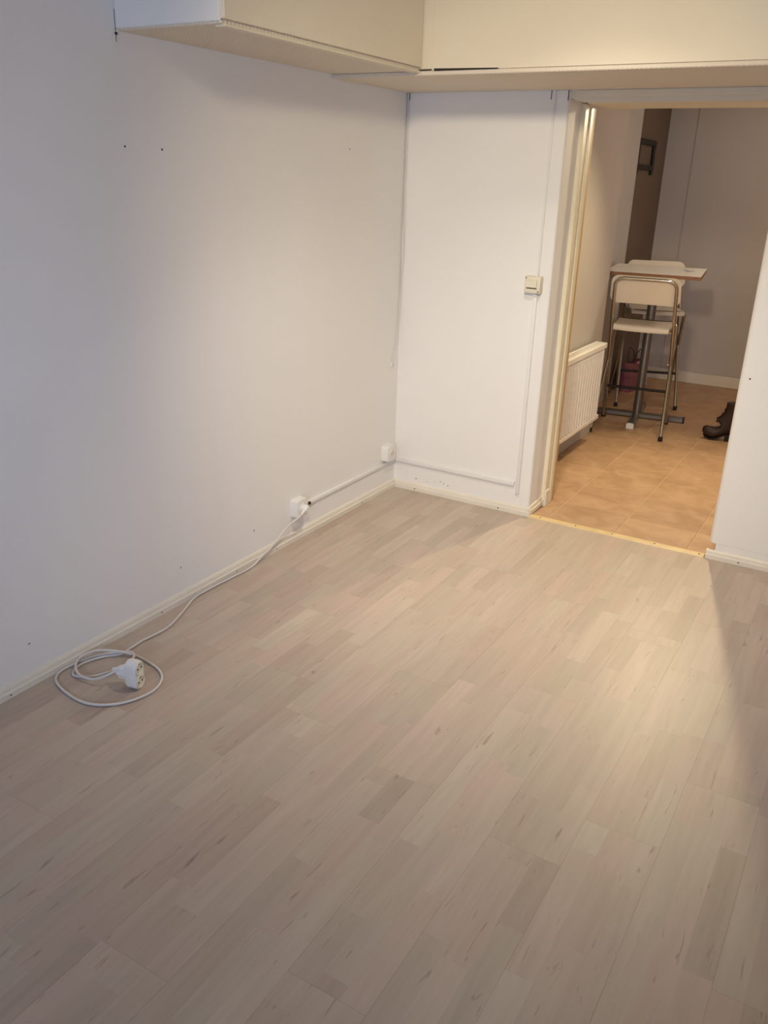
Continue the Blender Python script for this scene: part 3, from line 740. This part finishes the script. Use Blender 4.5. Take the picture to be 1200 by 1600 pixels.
# local: +x towards the toe, heel breast at x=0
def sole_z(x):                       # underside height along the foot
    if x > 0.075: return 0.006+0.55*(x-0.075)**1.0*((x-0.075)/0.07) if x > 0.075 else 0.006
    return 0.006+0.040*min(1, (0.075-x)/0.085)**1.4
bm = nb(); rings = []
secs = [(0.138, 0.010, 0.040, 0.068), (0.132, 0.022, 0.022, 0.080), (0.118, 0.032, 0.006, 0.086), (0.095, 0.038, 0.0, 0.084), (0.065, 0.041, 0.0, 0.082), (0.040, 0.038, 0.0, 0.090), (0.020, 0.035, 0, 0.108)]
n = 16
for x, hwid, lift, ztop in secs:
    zb = max(sole_z(x), 0.006)+lift*0.2
    ring = []
    for i in range(n):
        a = 2*PI*i/n
        zz = (zb+ztop)/2+(ztop-zb)/2*math.sin(a); wv = hwid*math.copysign(abs(math.cos(a))**0.75, math.cos(a))
        ring.append(bm.verts.new((x, wv, zz)))
    rings.append(ring)
# turn the loft up into the shaft
for cx, cz, hl, hwid, tilt in ((0.000, 0.110, 0.075, 0.034, 0.75), (-0.020, 0.145, 0.068, 0.034, 0.45), (-0.034, 0.180, 0.062, 0.036, 0.2), (-0.042, 0.215, 0.060, 0.039, 0.05), (-0.046, 0.255, 0.061, 0.042, 0.0)):
    ring = []
    for i in range(n):
        a = 2*PI*i/n
        # i=4 (sin=1) is the front/top, i=12 the back/bottom
        s_, c_ = math.sin(a), math.cos(a)
        ring.append(bm.verts.new((cx+hl*s_*(1-0.15*tilt)+0.0, hwid*c_, cz-hl*(-s_)*0.0+tilt*hl*(s_)*0.55-(0.030*tilt if s_ < 0 else 0)*(-s_))))
    rings.append(ring)
for a, b in zip(rings, rings[1:]):
    for i in range(n): bm.faces.new((a[i], a[(i+1) % n], b[(i+1) % n], b[i]))
bm.faces.new(rings[0]); bm.faces.new(rings[-1])
obj('upper', bm, 'boot', bt, True)
bm = nb(); 
sx_ = [0.128, 0.11, 0.085, 0.06, 0.03, 0.0, -0.04, -0.085]; sw_ = [0.018, 0.031, 0.038, 0.040, 0.034, 0.029, 0.031, 0.026]
T_, U_ = [], []
for x, wv in zip(sx_, sw_):
    z = max(sole_z(x), 0.006)
    T_.append([bm.verts.new((x, -wv, z+0.004)), bm.verts.new((x, wv, z+0.004))]); U_.append([bm.verts.new((x, -wv, z-0.006)), bm.verts.new((x, wv, z-0.006))])
for i in range(len(sx_)-1):
    bm.faces.new((T_[i][0], T_[i][1], T_[i+1][1], T_[i+1][0])); bm.faces.new((U_[i][0], U_[i][1], U_[i+1][1], U_[i+1][0]))
    for k_ in (0, 1): bm.faces.new((T_[i][k_], T_[i+1][k_], U_[i+1][k_], U_[i][k_]))
bm.faces.new((T_[0][0], T_[0][1], U_[0][1], U_[0][0])); bm.faces.new((T_[-1][0], T_[-1][1], U_[-1][1], U_[-1][0]))
obj('sole', bm, 'sole', bt)
bm = nb(); prism(bm, [(-0.002, 0.044), (-0.008, 0.0), (-0.060, 0.0), (-0.086, 0.044)], lambda u, v, d: (u, d, v), -0.024, 0.024); obj('heel', bm, 'sole', bt)
for i in range(5):
    z = 0.118+0.028*i; xx = 0.062-0.0095*i*1.4-0.012
    bm = nb(); tube(bm, [(xx, -0.022, z), (xx+0.012, -0.004, z+0.006), (xx+0.012, 0.004, z+0.006), (xx, 0.022, z+0.002)], 0.0032, 6); obj('lace', bm, 'sole', bt, True)

# ---- ceiling spotlights (their light is set at the top)
def spotlight(label, p, target, zc):
    s = thing('ceiling_spotlight', label, 'lamp', (p.x, p.y, zc), 0, 'ceiling spotlights')
    d = (Vector(target)-p).normalized(); c = p-Vector((p.x, p.y, zc))-d*0.055
    bm = nb(); tube(bm, [(0, 0, -0.022), (0, 0, 0)], 0.05, 20); obj('canopy', bm, 'plastic', s, True)
    bm = nb(); tube(bm, [(0, 0, -0.02), c-d*0.045], 0.007, 8); obj('arm', bm, 'plastic', s, True)
    bm = nb(); n = 20
    tube(bm, [c-d*0.05, c-d*0.045, c-d*0.02, c+d*0.004], [0.012, 0.025, 0.034, 0.038], n); obj('shade', bm, 'plastic', s, True)
    bm = nb(); tube(bm, [c+d*0.0045, c+d*0.007], 0.033, n); obj('bulb_face', bm, 'bulb', s)
spotlight('white ceiling spotlight of the empty room', LAMP_A, AIM_A, ZC)
spotlight('white ceiling spotlight of the next room', LAMP_B, AIM_B, N_ZC)
# recessed downlight in the ceiling in front of the beam
dn = thing('recessed_downlight', 'round recessed ceiling downlight in front of the beam', 'lamp', (LAMP_D.x, LAMP_D.y, ZC))
bm = nb(); n = 24
R1 = [bm.verts.new((0.055*math.cos(2*PI*i/n), 0.055*math.sin(2*PI*i/n), -0.0005)) for i in range(n)]
R2 = [bm.verts.new((0.052*math.cos(2*PI*i/n), 0.052*math.sin(2*PI*i/n), -0.006)) for i in range(n)]
R3 = [bm.verts.new((0.044*math.cos(2*PI*i/n), 0.044*math.sin(2*PI*i/n), -0.006)) for i in range(n)]
for U, V in ((R1, R2), (R2, R3)):
    for i in range(n): bm.faces.new((U[i], U[(i+1) % n], V[(i+1) % n], V[i]))
obj('trim_ring', bm, 'plastic', dn, True)
bm = nb(); tube(bm, [(0, 0, -0.003), (0, 0, -0.0005)], 0.042, n); obj('bulb_face', bm, 'bulb', dn)
# globe lamp added as fill for the next room, hidden behind the right wall
gl_ = thing('globe_fill_lamp', 'unseen globe ceiling lamp added as fill for the next room', 'lamp', (LAMP_C.x, LAMP_C.y, N_ZC))
bm = nb(); tube(bm, [(0, 0, -0.03), (0, 0, 0)], 0.05, 20); obj('canopy', bm, 'plastic', gl_, True)
bm = nb(); tube(bm, [(0, 0, LAMP_C.z-N_ZC+0.10), (0, 0, -0.03)], 0.008, 10); obj('stem', bm, 'plastic', gl_, True)
bm = nb(); tube(bm, [(0, 0, LAMP_C.z-N_ZC+0.075), (0, 0, LAMP_C.z-N_ZC+0.11)], [0.05, 0.03], 20); obj('shade_holder', bm, 'plastic', gl_, True)
